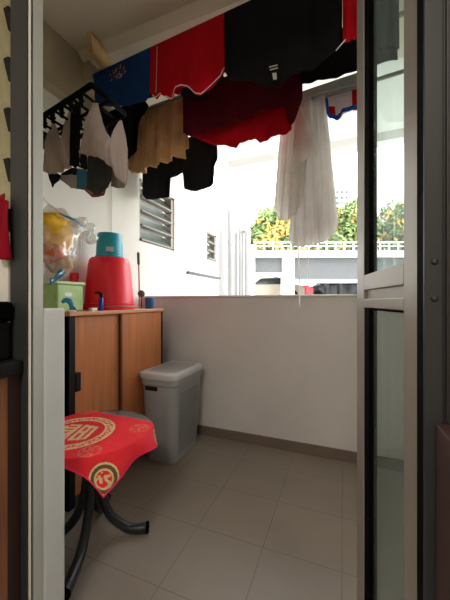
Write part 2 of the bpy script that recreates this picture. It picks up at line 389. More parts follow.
# red cloth
def sheet(name, P, mtl, parent=None, solid=.003, nrm=None, fold=None):
    """P: rows x cols of Vectors"""
    bm = bmesh.new(); R = [[bm.verts.new(p) for p in row] for row in P]
    for i in range(len(R)-1):
        for j in range(len(R[0])-1): bm.faces.new((R[i][j], R[i][j+1], R[i+1][j+1], R[i+1][j]))
    return obj(name, bm, mtl, parent, smooth=True, solid=solid)
rows = []
for i in range(24):
    z = 1.425-.18*i/23; row = []
    for j in range(24):
        s = j/23; row.append(Vector((-1.16+.235*s-(.02 if i < 3 else 0)*s, .585+.012*math.sin(s*17+i*.1)*(.3+i/24)-.004, z+.02*math.sin(s*5)*i/23)))
    rows.append(row)
tag(sheet('oven_cloth', rows, cloth('dark_red_cloth', (140, 14, 34))), 'dark red cloth hanging in front of the kitchen louvre window, cut by the left edge', 'cloth')
tag(bxo('kitchen_cabinet', (.142, .55, .2, .583, 0, .9), M['kmaroon'], None, .003), 'dark maroon block standing in for a reflection at the right edge beside the door post', 'cabinet')  # block added for the dark reddish reflection low on the frame

# ------------------------------------------------------------------ sliding door cabinet
CX, CY0, CY1, CT = -1.32, 1.125, 1.975, 1.045
t = thing('sliding_cabinet', 'waist high wooden cabinet with two sliding doors and a black end against the left wall', 'cabinet', (-1.5, 1.55, 0))
bxo('cabinet_top', (XW+.005, CX+.012, CY0-.01, CY1+.01, CT-.022, CT), M['wood_top'], t, .003)
bxo('side_panel', (XW+.012, CX, CY0-.006, CY0+.016, .02, CT-.022), M['black'], t, .002)
bxo('side_panel', (XW+.012, CX+.002, CY1-.02, CY1, .02, CT-.022), M['black'], t, .002)
bxo('front_post', (CX-.03, CX+.006, CY0-.006, CY0+.03, .02, CT-.022), M['black'], t, .002)
boxes('body', [(XW+.013, XW+.02, CY0+.02, CY1-.02, .02, CT-.022), (XW+.013, CX-.04, CY0+.02, CY1-.02, .03, .05)], M['wood_d'], t)
ym = (at_x(121, 320, CX)).y
d = bxo('sliding_door', (CX-.034, CX-.018, CY0+.02, ym+.03, .05, CT-.024), M['wood'], t, .002)
d = bxo('sliding_door', (CX-.014, CX+.000, ym, CY1-.02, .05, CT-.024), M['wood'], t, .002)
bxo('door_edge', (CX-.016, CX+.002, ym-.003, ym+.012, .05, CT-.024), M['wood_d'], t)
bxo('door_latch', (CX-.018, CX+.012, CY0+.03, CY0+.062, .62, .72), M['black'], t, .004)
for fx, fy in ((CX-.05, CY0), (CX-.05, CY1-.04), (XW+.02, CY0), (XW+.02, CY1-.04)): bxo('foot', (fx, fx+.04, fy, fy+.04, 0, .02), M['black'], t)

# buckets upside down
bc = (-1.5, 1.60, CT)
t = thing('red_pail', 'large glossy red pail standing upside down on the wooden cabinet', 'pail', bc)
latheo('shell', [(.163, .0), (.170, .002), (.172, .012), (.168, .022), (.162, .026), (.156, .10), (.148, .2), (.139, .30), (.132, .335), (.120, .350), (.09, .353)], bc, M['red_p'], t, 56)
latheo('rim_band', [(.1615, .028), (.166, .030), (.166, .040), (.1605, .042)], bc, M['red_p'], t, 56)
q = Vector(bc); hp = []
for k in range(13):
    a = math.radians(-75+k*10)-.2; hp.append((q.x+.176*math.cos(a), q.y+.176*math.sin(a), q.z+.012+.012*math.sin(k/12*PI)))
tubeo('handle', smooth_path(hp, 3), .004, M['pink_p'], t)
q = (-1.5, 1.60, CT+.354)
t = thing('teal_pail', 'small teal pail standing upside down on top of the red pail', 'pail', q)
latheo('shell', [(.092, 0), (.094, .004), (.093, .012), (.089, .014), (.085, .09), (.081, .155), (.076, .166), (.05, .168)], q, M['teal_p'], t, 48)
fa = math.atan2(-q[1]+0, -q[0]+0)+.2
bm = bmesh.new(); g = []
for i in range(2):
    g.append([bm.verts.new((q[0]+.0905*math.cos(fa-.45+.09*k), q[1]+.0905*math.sin(fa-.45+.09*k), q[2]+.035+.03*i)) for k in range(7)])
for k in range(6): bm.faces.new((g[0][k], g[0][k+1], g[1][k+1], g[1][k]))
obj('label', bm, M['label'], t, solid=.001)

# green box, red jar
c = Vector((-1.53, 1.33, CT))
t = thing('storage_box', 'light green plastic storage box with a lid behind the hanging bag', 'box', c)
bxo('body', (-1.66, -1.43, 1.14, 1.315, CT, CT+.150), M['gbox'], t, .008)
bxo('lid', (-1.668, -1.423, 1.132, 1.323, CT+.150, CT+.168), M['gbox_l'], t, .006)
latheo('label', [(.026, -.001), (.026, .001)], (0, 0, 0), M['white_p'], t, 24, sx=.45)
o = t.children[0] if t.children[0].name.startswith('label') else [c for c in t.children if c.name.startswith('label')][0]
o.data.transform(Matrix.Translation(t.location)); o.data.transform(Matrix.Rotation(PI/2, 4, 'Y')); o.data.transform(Matrix.Translation(Vector((-1.4295, 1.21, CT+.095))-t.location))
c = Vector((-1.6, 1.475, CT))
t = thing('red_jar', 'small red jar peeping out between the green box and the red pail', 'jar', (-1.615, 1.41, CT))
latheo('body', [(.022, 0), (.025, .004), (.025, .2)], t.location, M['red_p'], t, 24)
latheo('lid', [(.028, .2), (.028, .236), (.026, .24)], t.location, M['red_p'], t, 24)
# blue dolphin-like clip on the partition
t = thing('plastic_holder', 'sky blue curved plastic holder on a white base by the green box', 'holder', (-1.355, 1.16, CT))
tubeo('body', smooth_path([(-1.355, 1.165, CT+.01), (-1.36, 1.17, CT+.035), (-1.367, 1.165, CT+.055), (-1.385, 1.155, CT+.062), (-1.40, 1.145, CT+.05)], 5), [.008+.007*math.sin(i/20*PI) for i in range(21)], M['blue_c'], t, 12)
tubeo('tail', smooth_path([(-1.36, 1.168, CT+.03), (-1.345, 1.175, CT+.022), (-1.338, 1.18, CT+.008)], 5), [.006]*11, M['blue_c'], t)
latheo('base', [(.022, 0), (.024, .003), (.018, .010)], (-1.355, 1.165, CT), M['white_p'], t, 20)

# small things on the cabinet
p = at_d(101, 309, 1.81); p = Vector((-1.375, at_x(101, 309, -1.375).y, CT))
t = thing('nozzle_bottle', 'small deep blue bottle with a black nozzle head in front of the red pail', 'bottle', p)
latheo('body', [(.013, 0), (.014, .003), (.014, .07), (.009, .078)], p, M['blue_d'], t, 20)
hd = RT*-1
bm = bmesh.new(); prism(bm, [p+UP*.078+RT*.011, p+UP*.105+RT*.012, p+UP*.115-RT*.002, p+UP*.117-RT*.035, p+UP*.103-RT*.04, p+UP*.100-RT*.012, p+UP*.078-RT*.009], FW*.012); bmesh.ops.translate(bm, verts=bm.verts, vec=-FW*.006)
obj('nozzle', bm, M['black'], t, bev=.002)
p = at_x(93.5, 309, -1.36); 
tag(bxo('soap_box', (p.x-.015, p.x+.012, p.y-.022, p.y+.018, CT, CT+.018), M['white_p'], None, .003), 'tiny white box lying on the cabinet edge left of the blue bottle', 'box')
p = Vector((-1.40, 1.915, CT))
t = thing('blue_cup', 'small blue plastic cup at the far end of the cabinet top', 'cup', p)
latheo('cup', [(.030, 0), (.032, .003), (.035, .085), (.033, .087), (.030, .085), (.028, .01), (.005, .008)], p, M['blue_p'], t, 28)
p2 = p+Vector((-.045, -.04, 0))
t = thing('round_brush', 'slate grey round headed brush leaning beside the blue cup', 'brush', p2)
bm = bmesh.new(); lathe(bm, [(.002, -.010), (.022, -.009), (.028, 0), (.022, .009), (.002, .010)], (0, 0, 0), 24); rm = Matrix.Translation(p2+Vector((0, 0, .115))) @ Matrix.Rotation(YAW+.5, 4, 'Z') @ Matrix.Rotation(PI/2-.15, 4, 'X'); bmesh.ops.transform(bm, matrix=rm, verts=bm.verts)
obj('head', bm, M['grey_pl'], t, smooth=True)
tubeo('handle', [p2+Vector((0, 0, 0)), p2+Vector((0, 0, .05)), p2+Vector((0, 0, .10))], .006, M['grey_pl'], t)
p = Vector((-1.52, at_x(139.5, 300, -1.52).y, CT))
t = thing('stick_brush', 'tall thin pinkish stick with a dark grip standing against the white wall', 'brush', p)
tubeo('stick', [p, p+Vector((-.003, 0, .2)), p+Vector((-.008, 0, .36))], .006, M['pink_p'], t)
tubeo('grip', [p+Vector((-.008, 0, .35)), p+Vector((-.009, 0, .37)), p+Vector((-.011, 0, .44)), p+Vector((-.011, 0, .452))], [.008, .011, .011, .007], M['grey_pl'], t)
latheo('foot', [(.02, 0), (.022, .004), (.008, .012)], p, M['pink_p'], t, 20)

# plastic bag ------------------------------------------------------------
bc = at_x(54, 246, -1.52)
t = thing('plastic_bag', 'clear plastic bag bulging with yellow stuff hanging on the left wall', 'bag', (-1.5, 1.27, 1.2))
bm = bmesh.new(); bmesh.ops.create_icosphere(bm, subdivisions=5, radius=1)
for v in bm.verts:
    n = v.co.copy()
    f = 1+.10*noise.noise(n*2.2)+.05*noise.noise(n*6)+.02*noise.noise(n*14)
    z = n.z; rr = 1 if z < .2 else 1-.35*(z-.2)
    v.co = bc+Vector((n.x*.115*f*rr, n.y*.155*f*rr*(1 if n.y > 0 else 1), z*.215*f+.10*max(0, n.y)*.5))
bag = obj('bag_skin', bm, M['bag'], t, smooth=True)
def puff(nm, c, sx, sy, sz, m, seed):
    bm = bmesh.new(); bmesh.ops.create_icosphere(bm, subdivisions=4, radius=1)
    for v in bm.verts:
        n = v.co.copy(); f = 1+.16*noise.noise(n*2.5+Vector((seed, 0, 0)))+.06*noise.noise(n*8+Vector((0, seed, 0)))
        v.co = Vector(c)+Vector((n.x*sx*f, n.y*sy*f, n.z*sz*f))
    return obj(nm, bm, m, t, smooth=True)
puff('wrapped_bundle', bc+Vector((0.01, -.02, .06)), .085, .12, .12, M['yellow'], 1)
puff('wrapped_bundle', bc+Vector((.03, -.05, -.05)), .07, .075, .06, M['orange'], 5)
puff('wrapped_bundle', bc+Vector((.02, .02, -.10)), .07, .07, .06, M['tan'] if 'tan' in M else M['plank'], 9)
# gathered mouth and handles
e = bc+Vector((.05, .12, .09))
bm = bmesh.new(); 
k1 = at_x(86, 224, -1.45); k2 = at_x(93, 232, -1.45); k3 = at_x(90, 240, -1.45)
tube(bm, smooth_path([bc+Vector((.04, .10, .14)), at_x(78, 222, -1.44), k1, k2, k3, at_x(84, 236, -1.45)], 6), [.02+.012*math.sin(i*.9)+.006*(i > 18) for i in range(31)], 10)
for v in bm.verts: v.co += Vector((1, 1, 1))*.012*noise.noise(v.co*40)
obj('gathered_mouth', bm, M['bag'], t, smooth=True)
bm = bmesh.new()
hk = at_x(38, 192, -1.60)
hpts = smooth_path([hk, at_x(48, 204, -1.52), at_x(60, 213, -1.46), at_x(72, 220, -1.42), at_x(80, 224, -1.42), at_x(84, 230, -1.42), at_x(82, 245, -1.41)], 5)
for i in range(len(hpts)-1): pass
A0 = [[h+Vector((0, 0, .006+.005*math.sin(i*.5))), h-Vector((0, 0, .006+.004*math.sin(i*.7)))] for i, h in enumerate(hpts)]
sheet('bag_handle', A0, M['bag'], t, .001)
sheet('blue_stripe', [[a+Vector((.003, -.003, 0)), b+Vector((.003, -.003, 0))] for a, b in A0[10:26]], M['bag_b'], t, .001)
sheet('blue_stripe', [[at_x(50+k*2, 281-k*1.4+2*math.sin(k), -1.40)+Vector((0, 0, .012)), at_x(50+k*2, 284-k*1.4, -1.40)-Vector((0, 0, .008))] for k in range(8)], M['bag_b'], t, .001)
t = thing('wall_hook', 'small metal hook on the left wall holding the plastic bag', 'hook', (XW, hk.y, hk.z))
tubeo('hook', smooth_path([(XW, hk.y, hk.z+.02), (XW+.05, hk.y, hk.z+.02), (XW+.085, hk.y, hk.z), (XW+.08, hk.y, hk.z-.015), (XW+.07, hk.y, hk.z-.01)], 5), .004, M['steel'], t)

# ------------------------------------------------------------------ laundry basket
bx0, bx1, by0, by1 = -1.31, -1.06, 1.69, 2.07
t = thing('laundry_basket', 'grey perforated plastic laundry basket with lid in the corner by the parapet', 'laundry basket', (-1.185, 1.88, 0))
def rrect(hx, hy, r, n=6):
    out = []
    for cx, cy, a0 in ((hx-r, hy-r, 0), (-hx+r, hy-r, PI/2), (-hx+r, -hy+r, PI), (hx-r, -hy+r, 1.5*PI)):
        for k in range(n+1): a = a0+PI/2*k/n; out.append((cx+r*math.cos(a), cy+r*math.sin(a)))
    return out
def loft(bm, secs, c, capb=True, capt=True):
    rings = []
    for hx, hy, r, z in secs: rings.append([bm.verts.new((c[0]+x, c[1]+y, c[2]+z)) for x, y in rrect(hx, hy, r)])
    n = len(rings[0])
    for i in range(len(rings)-1):
        for k in range(n): bm.faces.new((rings[i][k], rings[i][(k+1) % n], rings[i+1][(k+1) % n], rings[i+1][k]))
    if capb: bm.faces.new(rings[0][::-1])
    if capt: bm.faces.new(rings[-1])
cb = (-1.166, 1.882, 0)
bm = bmesh.new(); loft(bm, [(.115, .178, .06, 0), (.12, .183, .06, .012), (.139, .207, .055, .525), (.146, .216, .055, .535), (.147, .218, .055, .572)], cb)
bk = obj('tub', bm, M['basket'], t, smooth=True); md = bk.modifiers.new('e', 'EDGE_SPLIT'); md.split_angle = math.radians(35)
bm = bmesh.new(); loft(bm, [(.149, .222, .052, .572), (.153, .226, .054, .577), (.154, .227, .054, .600), (.149, .222, .05, .611), (.139, .212, .045, .616)], cb)
lid = obj('lid', bm, M['basket_l'], t, smooth=True); md = lid.modifiers.new('e', 'EDGE_SPLIT'); md.split_angle = math.radians(35)
bm = bmesh.new()
for i in range(13):
    for j in range(19):
        x = cb[0]-.108+.018*i; y = cb[1]-.166+.0184*j
        if abs(i-6) > 4.6 and abs(j-9) > 8: continue
        lathe(bm, [(.0052, .6162), (.0056, .6168)], (x, y, 0), 6)
obj('lid_holes', bm, M['hole'], lid)
# perforations on the right and front faces
bm = bmesh.new()
for j in range(17):
    for i in range(30):
        z = .06+.0145*i; y = cb[1]-.128+.016*j+(.008 if i % 2 else 0)
        hx = .12+.019*(z-.012)/.513
        w = .0035
        if z > .47: continue
        box(bm, cb[0]+hx-.0005, cb[0]+hx+.0010, y-w, y+w, z-.0028, z+.0028)
obj('side_holes', bm, M['hole'], bk)
bm = bmesh.new()
hy = .18+.015*(.45)/.49
box(bm, cb[0]-.095, cb[0]+.005, cb[1]-.2085, cb[1]-.192, .493, .523)
obj('grip_slot', bm, M['black'], bk, bev=.002)

# ------------------------------------------------------------------ round table
TC = Vector((-1.06, 1.035, 0)); TZ = .51
t = thing('round_table', 'low round dark table on curved black legs covered by a red cloth', 'table', TC)
latheo('table_top', [(.20, TZ-.03), (.245, TZ-.024), (.252, TZ-.012), (.25, TZ-.003), (.245, TZ)], TC, M['darktop'], t, 64)
latheo('top_rim', [(.2525, TZ-.022), (.2565, TZ-.018), (.2565, TZ-.006), (.2525, TZ-.003)], TC, M['steel'], t, 64)
CC = Vector((-1.075, 1.04, 0))
latheo('column', [(.05, .26), (.036, .28), (.030, .34), (.034, .44), (.06, .47), (.13, .479)], CC, M['leg'], t, 24)
for a, re in ((31, .242), (121, .25), (211, .255), (296, .285)):
    a = math.radians(a); dx = Vector((math.cos(a), math.sin(a), 0))
    pts = smooth_path([CC+dx*.022+UP*.44, CC+dx*.026+UP*.32, CC+dx*.035+UP*.22, CC+dx*.075+UP*.11, CC+dx*.14+UP*.045, CC+dx*(re-.055)+UP*.027, CC+dx*re+UP*.026], 6)
    n = len(pts)
    lg = tubeo('leg', pts, [.018+.005*(i/n) for i in range(n)], M['leg'], t, 14)
    e = CC+dx*(re+.002)
    tubeo('foot_cap', [e+UP*.026-dx*.004, e+UP*.026+dx*.004, e+UP*.026+dx*.009], [.0255, .0255, .02], M['gasket_shade'], lg, 14)

# red table cloth with medallions
X0, X1, Y0, Y1 = -.36, .325, -.262, .168
NX, NY = 300, 204
R0 = .257
def drapep(x, y):
    r = math.hypot(x, y); z = TZ+.004
    if r <= R0: return TC+Vector((x, y, z))
    e = r-R0; a = math.atan2(y, x)
    bend = min(1, e/.10)
    h = .50*e*(1-.25*bend); dz = .82*e
    rr = R0+h+.012*math.sin(a*9)*min(1, e/.08)
    return TC+Vector((rr*math.cos(a), rr*math.sin(a), z-dz+.0))
a_ = Vector((-.33, .944)); q_ = Vector((.944, .33)); MC = Vector((-.055, -.055))
def glyph(p, q, s):
    P, Q = p/s, q/s
    def seg(p0, q0, p1, q1, w=.07):
        d = Vector((p1-p0, q1-q0)); l = d.length; d /= l; v = Vector((P-p0, Q-q0)); a = v.dot(d)
        return -w*.5 < a < l+w*.5 and abs(v.x*d.y-v.y*d.x) < w
    L = [(-.62, .12, .62, .12), (-.62, .38, .55, .38), (-.5, .62, .42, .62), (.55, .12, .42, .62), (-.62, .12, -.5, .62), (0, .12, 0, .38),
         (-.62, -.12, .62, -.12), (-.55, -.62, .0, -.12), (0, -.62, -.5, -.12), (.1, -.62, .5, -.62), (.1, -.62, .1, -.12), (.35, -.62, .35, -.12), (.6, -.5, .6, -.12)]
    return any(seg(*l) for l in L)
def pat(x, y):
    ed = min(x-X0, X1-x, y-Y0, Y1-y)
    if ed < .006: return 4
    v = Vector((x, y))-MC; r = v.length; R = .168
    if r < R:
        if r > R-.010: return 1
        if r > R-.036:
            return 1 if noise.noise(Vector((x, y, 0))*95) > -.02 else 0
        if r > R-.045: return 1
        return 1 if glyph(v.dot(a_), v.dot(q_), R-.05) else 0
    for cx, cy, rr in ((.14, -.16, .045), (.185, .085, .045), (-.29, -.18, .045), (-.20, .15, .04), (-.30, .02, .04)):
        d = math.hypot(x-cx, y-cy)
        if d < rr: return 2 if (d > rr-.006 or noise.noise(Vector((x, y, 3))*70) > .0) else 0
    for cx, cy, rr in ((.275, -.215, .062), (.30, .165, .06), (-.34, .16, .07)):
        d = math.hypot(x-cx, y-cy)
        if d < rr:
            if d > rr-.008: return 1
            if d > rr-.022: return 3
            if d > rr-.03: return 1
            return 1 if noise.noise(Vector((x, y, 7))*60) > .05 else 0
    return 0
bm = bmesh.new(); G = [[bm.verts.new(drapep(X0+(X1-X0)*i/NX, Y0+(Y1-Y0)*j/NY)) for i in range(NX+1)] for j in range(NY+1)]
for j in range(NY):
    for i in range(NX):
        f = bm.faces.new((G[j][i], G[j][i+1], G[j+1][i+1], G[j+1][i]))
        f.material_index = pat(X0+(X1-X0)*(i+.5)/NX, Y0+(Y1-Y0)*(j+.5)/NY)
o = obj('tablecloth', bm, [M['c_red'], M['c_gold'], M['c_gold2'], M['c_dark'], M['c_pink']], None, smooth=True, solid=.0016)
tag(o, 'red tablecloth printed with gold round medallions draped over the low round table', 'tablecloth')

# ------------------------------------------------------------------ drying poles
def pole(name, P0, P1, z, lab, r=.012):
    P0, P1 = Vector(P0), Vector(P1); d = (P1-P0).normalized()
    L0 = P0+d*((XW+.09-P0.x)/d.x); L1 = P0+d*((1.29-P0.x)/d.x)
    L0.z = L1.z = z
    t = thing(name, lab, 'pole', ((L0+L1)/2), 'steel drying poles')
    tubeo('tube', [L0, L1], r, M['steel'], t, 16)
    tubeo('end_cap', [L0-d*.012, L0+d*.05], r*1.3, M['black'], t, 16)
    return (P0, d, z)
PA = pole('drying_pole', (-1.553, 1.505, 0), (-.373, 1.428, 0), 2.60, 'steel drying pole nearest the doorway carrying the blue, red and black tops')
PB = pole('drying_pole', (-1.55, 1.80, 0), (-.30, 1.70, 0), 2.50, 'middle drying pole, hidden behind the front row of clothes')
PC = pole('drying_pole', (-1.14, 2.09, 0), (-.017, 1.96, 0), 2.40, 'farthest drying pole by the parapet opening, with black shorts and white clothes')
# pole carrying bracket
t = thing('pole_bracket', 'painted block and pine plank holding the left ends of the drying poles', 'bracket', (-1.59, 1.5, 2.6))
bxo('block', (-1.6, -1.545, 1.46, 1.54, 2.555, 2.68), M['concrete'], t, .004)
bm = bmesh.new(); prism(bm, [at_x(90.5, 29, -1.40), at_x(98, 31, -1.40), at_x(108, 46, -1.40), at_x(113.5, 65, -1.40), at_x(104, 68, -1.40), at_x(93, 52, -1.40)], Vector((-.03, 0, 0)))
for v in bm.verts: v.co.z = min(v.co.z, 2.719)
obj('plank', bm, M['plank'], t, bev=.002)
bxo('cross_arm', (-1.6, -1.40, 1.52, 1.55, 2.62, 2.66), M['plank'], t, .003)
bxo('rear_block', (XW+.0, XW+.11, 1.76, 2.14, 2.37, 2.54), M['concrete'], t, .004)

# ------------------------------------------------------------------ garments
def plane_hit(u, v, pl):
    P0, d, z = pl; n = Vector((d.y, -d.x, 0)).normalized(); r = ray(u, v)
    k = (P0-ORG).dot(n)/r.dot(n); 
    return ORG+r*k
def pole_at(u, pl):
    p = plane_hit(u, 100, pl); p.z = pl[2]; return p
def poly(pts, s):
    L = [0]
    for a, b in zip(pts, pts[1:]): L.append(L[-1]+(b-a).length)
    x = s*L[-1]
    for i in range(len(pts)-1):
        if x <= L[i+1] or i == len(pts)-2:
            k = (x-L[i])/max(1e-9, L[i+1]-L[i]); return pts[i].lerp(pts[i+1], k)
def polyx(pts, s, d):   # parametrised by position along the pole instead of arc length
    a = [p.dot(d) for p in pts]; x = a[0]+(a[-1]-a[0])*s
    for i in range(len(pts)-1):
        if a[i] <= x <= a[i+1] or i == len(pts)-2:
            k = (x-a[i])/max(1e-9, a[i+1]-a[i]); return pts[i].lerp(pts[i+1], min(1, max(0, k)))
def drape(name, label, cat, pl, top, bot, m, ns=46, nt=26, amp=.008, fr=5, ph=0, off=0, back=.8, gap=.03, arc=False, group=None, matfn=None, parent=None, single=False, solid=.003, bulge=None):
    P0, d, z = pl; n = Vector((d.y, -d.x, 0)).normalized()
    if n.dot(ORG-P0) < 0: n = -n
    if isinstance(top, tuple): T_ = [pole_at(top[0], pl), pole_at(top[1], pl)]
    else: T_ = [plane_hit(u, v, pl) for u, v in top]
    B_ = [plane_hit(u, v, pl) for u, v in bot]
    if not single:
        for p in T_: p.z = min(p.z, z) if not isinstance(top, tuple) else z
    cols = []
    for j in range(ns+1):
        s = j/ns
        a = poly(T_, s) if arc else polyx(T_, s, d); b = poly(B_, s) if arc else polyx(B_, s, d)
        col = []
        def disp(t, sg=1):
            w = (.15+.85*t**.8)
            return amp*w*(math.sin(2*PI*fr*s+ph+sg+.9*math.sin(2.2*t))+.45*math.sin(2*PI*fr*2.3*s+ph*2+1.7*t)+.6*noise.noise(Vector((s*5+ph, t*4, sg))))
        if single:
            for i in range(nt+1):
                t_ = i/nt; e = bulge(s, t_) if bulge else 0
                col.append(a.lerp(b, t_)+n*(off+disp(t_)+e))
        else:
            for i in range(nt, 0, -1):
                t_ = i/nt; col.append(a.lerp(b, t_)+n*(off+.014+disp(t_)))
            for k in range(1, 6):
                g = PI*k/6; col.append(a+n*(off+.014*math.cos(g)+0)+UP*(.015*math.sin(g)))
            for i in range(1, nt+1):
                t_ = i/nt*back; col.append(a.lerp(b, t_)+n*(off-.014-gap*min(1, t_*2)+disp(t_, 2.4)))
        cols.append(col)
    bm = bmesh.new(); V = [[bm.verts.new(p) for p in c] for c in cols]
    for j in range(ns):
        for i in range(len(V[0])-1):
            f = bm.faces.new((V[j][i], V[j][i+1], V[j+1][i+1], V[j+1][i]))
            if matfn: f.material_index = matfn((j+.5)/ns, (1-(i+.5)/nt) if not single else (i+.5)/nt)
    bm.normal_update()
    o = obj(name, bm, m, parent, smooth=True, solid=solid)
    if parent is None: tag(o, label, cat, group)
    def on(s, t_, e=.003):
        a = poly(T_, s) if arc else polyx(T_, s, d); b = poly(B_, s) if arc else polyx(B_, s, d)
        return a.lerp(b, t_)+n*(off+.014*(not single)+e+amp*.6)
    o_on = on
    return o, on
# front pole
o, on = drape('t_shirt', 'blue t-shirt folded over the front pole, at its left end', 't-shirt', PA, (95.5, 152), [(97, 104), (112, 109), (130, 107), (148, 103), (151, 95)], M['t_blue'], amp=.004, fr=2.2, ph=1)
bm = bmesh.new()
for k in range(80):
    a = random.uniform(0, 6.3); r = random.random()**.7
    c = on(.47+.15*r*math.cos(a), .26+.19*r*math.sin(a), .007)
    s_ = random.uniform(.003, .008); vs = [bm.verts.new(c+PA[1]*s_*math.cos(x*1.2566)+UP*s_*math.sin(x*1.2566)*1.1) for x in range(5)]; f = bm.faces.new(vs); f.material_index = random.choice((0, 0, 1, 1, 1))
obj('chest_print', bm, [M['t_beige'], M['t_maroon']], o)
o, on = drape('jersey', 'bright red sports jersey with wavy white piped hem, right of the blue t-shirt', 'jersey', PA, (152, 225),
    [(148.5, 90), (153, 97), (158, 101), (162, 97), (167, 99), (174, 103), (177, 91), (183, 88.5), (190, 90), (197, 97), (203, 98), (212, 90), (222, 80), (226, 72)], M['t_red'], amp=.006, fr=2.5, ph=2, ns=70)
def strip(nm, f, n, w, m, parent, d):
    bm = bmesh.new(); a = []
    for k in range(n+1):
        p = f(k/n); a.append((bm.verts.new(p-d*w), bm.verts.new(p+d*w)))
    for k in range(n): bm.faces.new((a[k][0], a[k][1], a[k+1][1], a[k+1][0]))
    return obj(nm, bm, m, parent, solid=.001)
strip('piping', lambda k: on(.09+k*.91, .985, .004), 60, .003, M['t_white'], o, UP)
strip('side_seam', lambda k: on(.12+.02*k, .05+.85*k, .005), 30, .0013, M['t_white'], o, PA[1])
o, on = drape('t_shirt', 'large black t-shirt with a small white care label, filling the middle of the front pole', 't-shirt', PA, (225.5, 342),
    [(227, 76), (233, 83), (245, 82), (262, 88), (280, 87), (295, 77), (313, 71), (330, 58), (341, 50)], M['t_black'], amp=.008, fr=3, ph=.5, ns=60, nt=34)
p = plane_hit(276, 78, PA)
nA = Vector((PA[1].y, -PA[1].x, 0))
pa_n = nA if nA.dot(ORG-PA[0]) > 0 else -nA
bm = bmesh.new()
def lab(u0, v0, u1, v1, u2, v2, u3, v3, e=.030):
    bm.faces.new([bm.verts.new(plane_hit(u, v, PA)+pa_n*e) for u, v in ((u0, v0), (u1, v1), (u2, v2), (u3, v3))])
lab(274, 78, 278, 77.5, 278.5, 84, 275, 84.5)
lab(271, 71.5, 279, 69.5, 279.3, 70.5, 271, 72.6); lab(271.5, 74.2, 279.6, 72.2, 279.8, 73.2, 271.8, 75.3)
obj('care_label', bm, M['label'], o, solid=.001)
o, on = drape('jersey', 'red jersey with white edge at the right end of the front pole', 'jersey', PA, (342.5, 366),
    [(343, 44), (347, 47), (352, 41), (360, 44), (367, 40)], M['t_red'], amp=.006, fr=2, ph=4)
strip('piping', lambda k: plane_hit(336.5+9.5*k, 56-11*k, PA)+pa_n*.028, 8, .003, M['t_white'], o, UP)
drape('towel', 'dark charcoal towel on the front pole seen through the upper glass of the door', 'towel', PA, (368, 398), [(368, 52), (380, 55), (390, 50), (399, 53)], M['t_charc'], amp=.006, fr=2, ph=1)
# behind blue: black top with sleeve, pole B
drape('blouse', 'black blouse with one long sleeve dangling below the blue t-shirt', 'blouse', PB, (108, 152),
    [(108, 116), (116, 124), (123, 128), (124.5, 150), (128, 168), (134, 171), (140, 164), (142, 128), (148, 120), (152, 110)], M['t_black'], amp=.006, fr=3, ns=70, off=.08, arc=False)
drape('skirt', 'tan gathered skirt hanging behind the black sleeve', 'skirt', PB, (128, 183.5),
    [(126, 168), (134, 175), (141, 172), (152, 167), (164, 163), (174, 158), (184, 157)], M['t_tan'], amp=.024, fr=4.5, ns=70, off=-.02, ph=1)
drape('sports_shirt', 'charcoal sports shirt showing under the hem of the red jersey', 'shirt', PB, (182, 226),
    [(183, 98), (190, 102), (199, 104), (208, 103), (218, 97), (226, 90)], M['t_charc'], amp=.006, fr=3, off=.05)
drape('maroon_shirt', 'dark maroon shirt hanging below the black t-shirt on the middle pole', 'shirt', PB, (184, 301),
    [(184, 134), (193, 139), (202, 135), (214, 131), (226, 128), (240, 122), (252, 119), (262, 113), (272, 110), (283, 109), (286.5, 112), (288, 123), (291, 128), (295, 124), (299, 110), (300.5, 104)], M['t_maroon'], amp=.008, fr=5, ns=90, off=.0, ph=3)
drape('red_shirt', 'bright red shirt peeping out under the maroon shirt', 'shirt', PB, (186, 290),
    [(186, 132), (199, 138), (206, 141), (214, 143), (224, 143), (234, 145.5), (238, 141), (246, 137), (254, 137), (258, 140.5), (268, 135), (277, 132), (285, 130), (290, 126)], M['t_red'], amp=.007, fr=6, ns=90, off=-.055, ph=5)
drape('trousers', 'black garment hanging on the middle pole right of the maroon shirt', 'trousers', PB, (301.5, 396),
    [(302, 89), (315, 88), (330, 85), (345, 81), (357, 78), (376, 72), (397, 66)], M['t_black'], amp=.007, fr=3, off=.03, ph=2)
# far pole
def shorts_bot(): return [(143.5, 196), (147, 200), (151, 200.5), (160, 199), (166.5, 197.5), (167.5, 178), (175, 175.5), (184, 171), (185.5, 190), (192, 192), (202, 190), (209, 187), (211.5, 183), (212, 166), (215, 158)]
drape('shorts', 'black shorts hung by the waist on the far pole, legs hanging down', 'shorts', PC, (144, 215), shorts_bot(), M['t_navy'], amp=.005, fr=3, ns=110, back=.97, gap=.02, ph=1)
o, on = drape('towel', 'pale grey folded towel strip along the far pole at the right', 'towel', (PC[0], PC[1], PC[2]+.022), (300, 372),
    [(301, 110), (303, 114), (306, 113), (309, 104), (314, 102), (322, 100), (336, 97), (348, 94), (360, 91.5), (372, 89)], M['t_pale'], amp=.003, fr=4, ns=50, off=.055)
def flag(s, t):
    if t > .80 or s < .10: return 0
    return 2 if (.10 < s < .24 and t > .45) or (.58 < s < .86) else 1
o, on = drape('striped_shorts', 'blue edged shorts with white and red panels hanging below the pale towel', 'shorts', PC, (322.5, 374),
    [(325, 110), (328, 116), (333, 117.5), (337, 120), (340, 117), (342, 111.5), (350, 109), (360, 107.5), (373, 104)], [M['t_sblue'], M['t_white'], M['t_red']], amp=.003, fr=3, off=-.03, ns=60, matfn=flag)
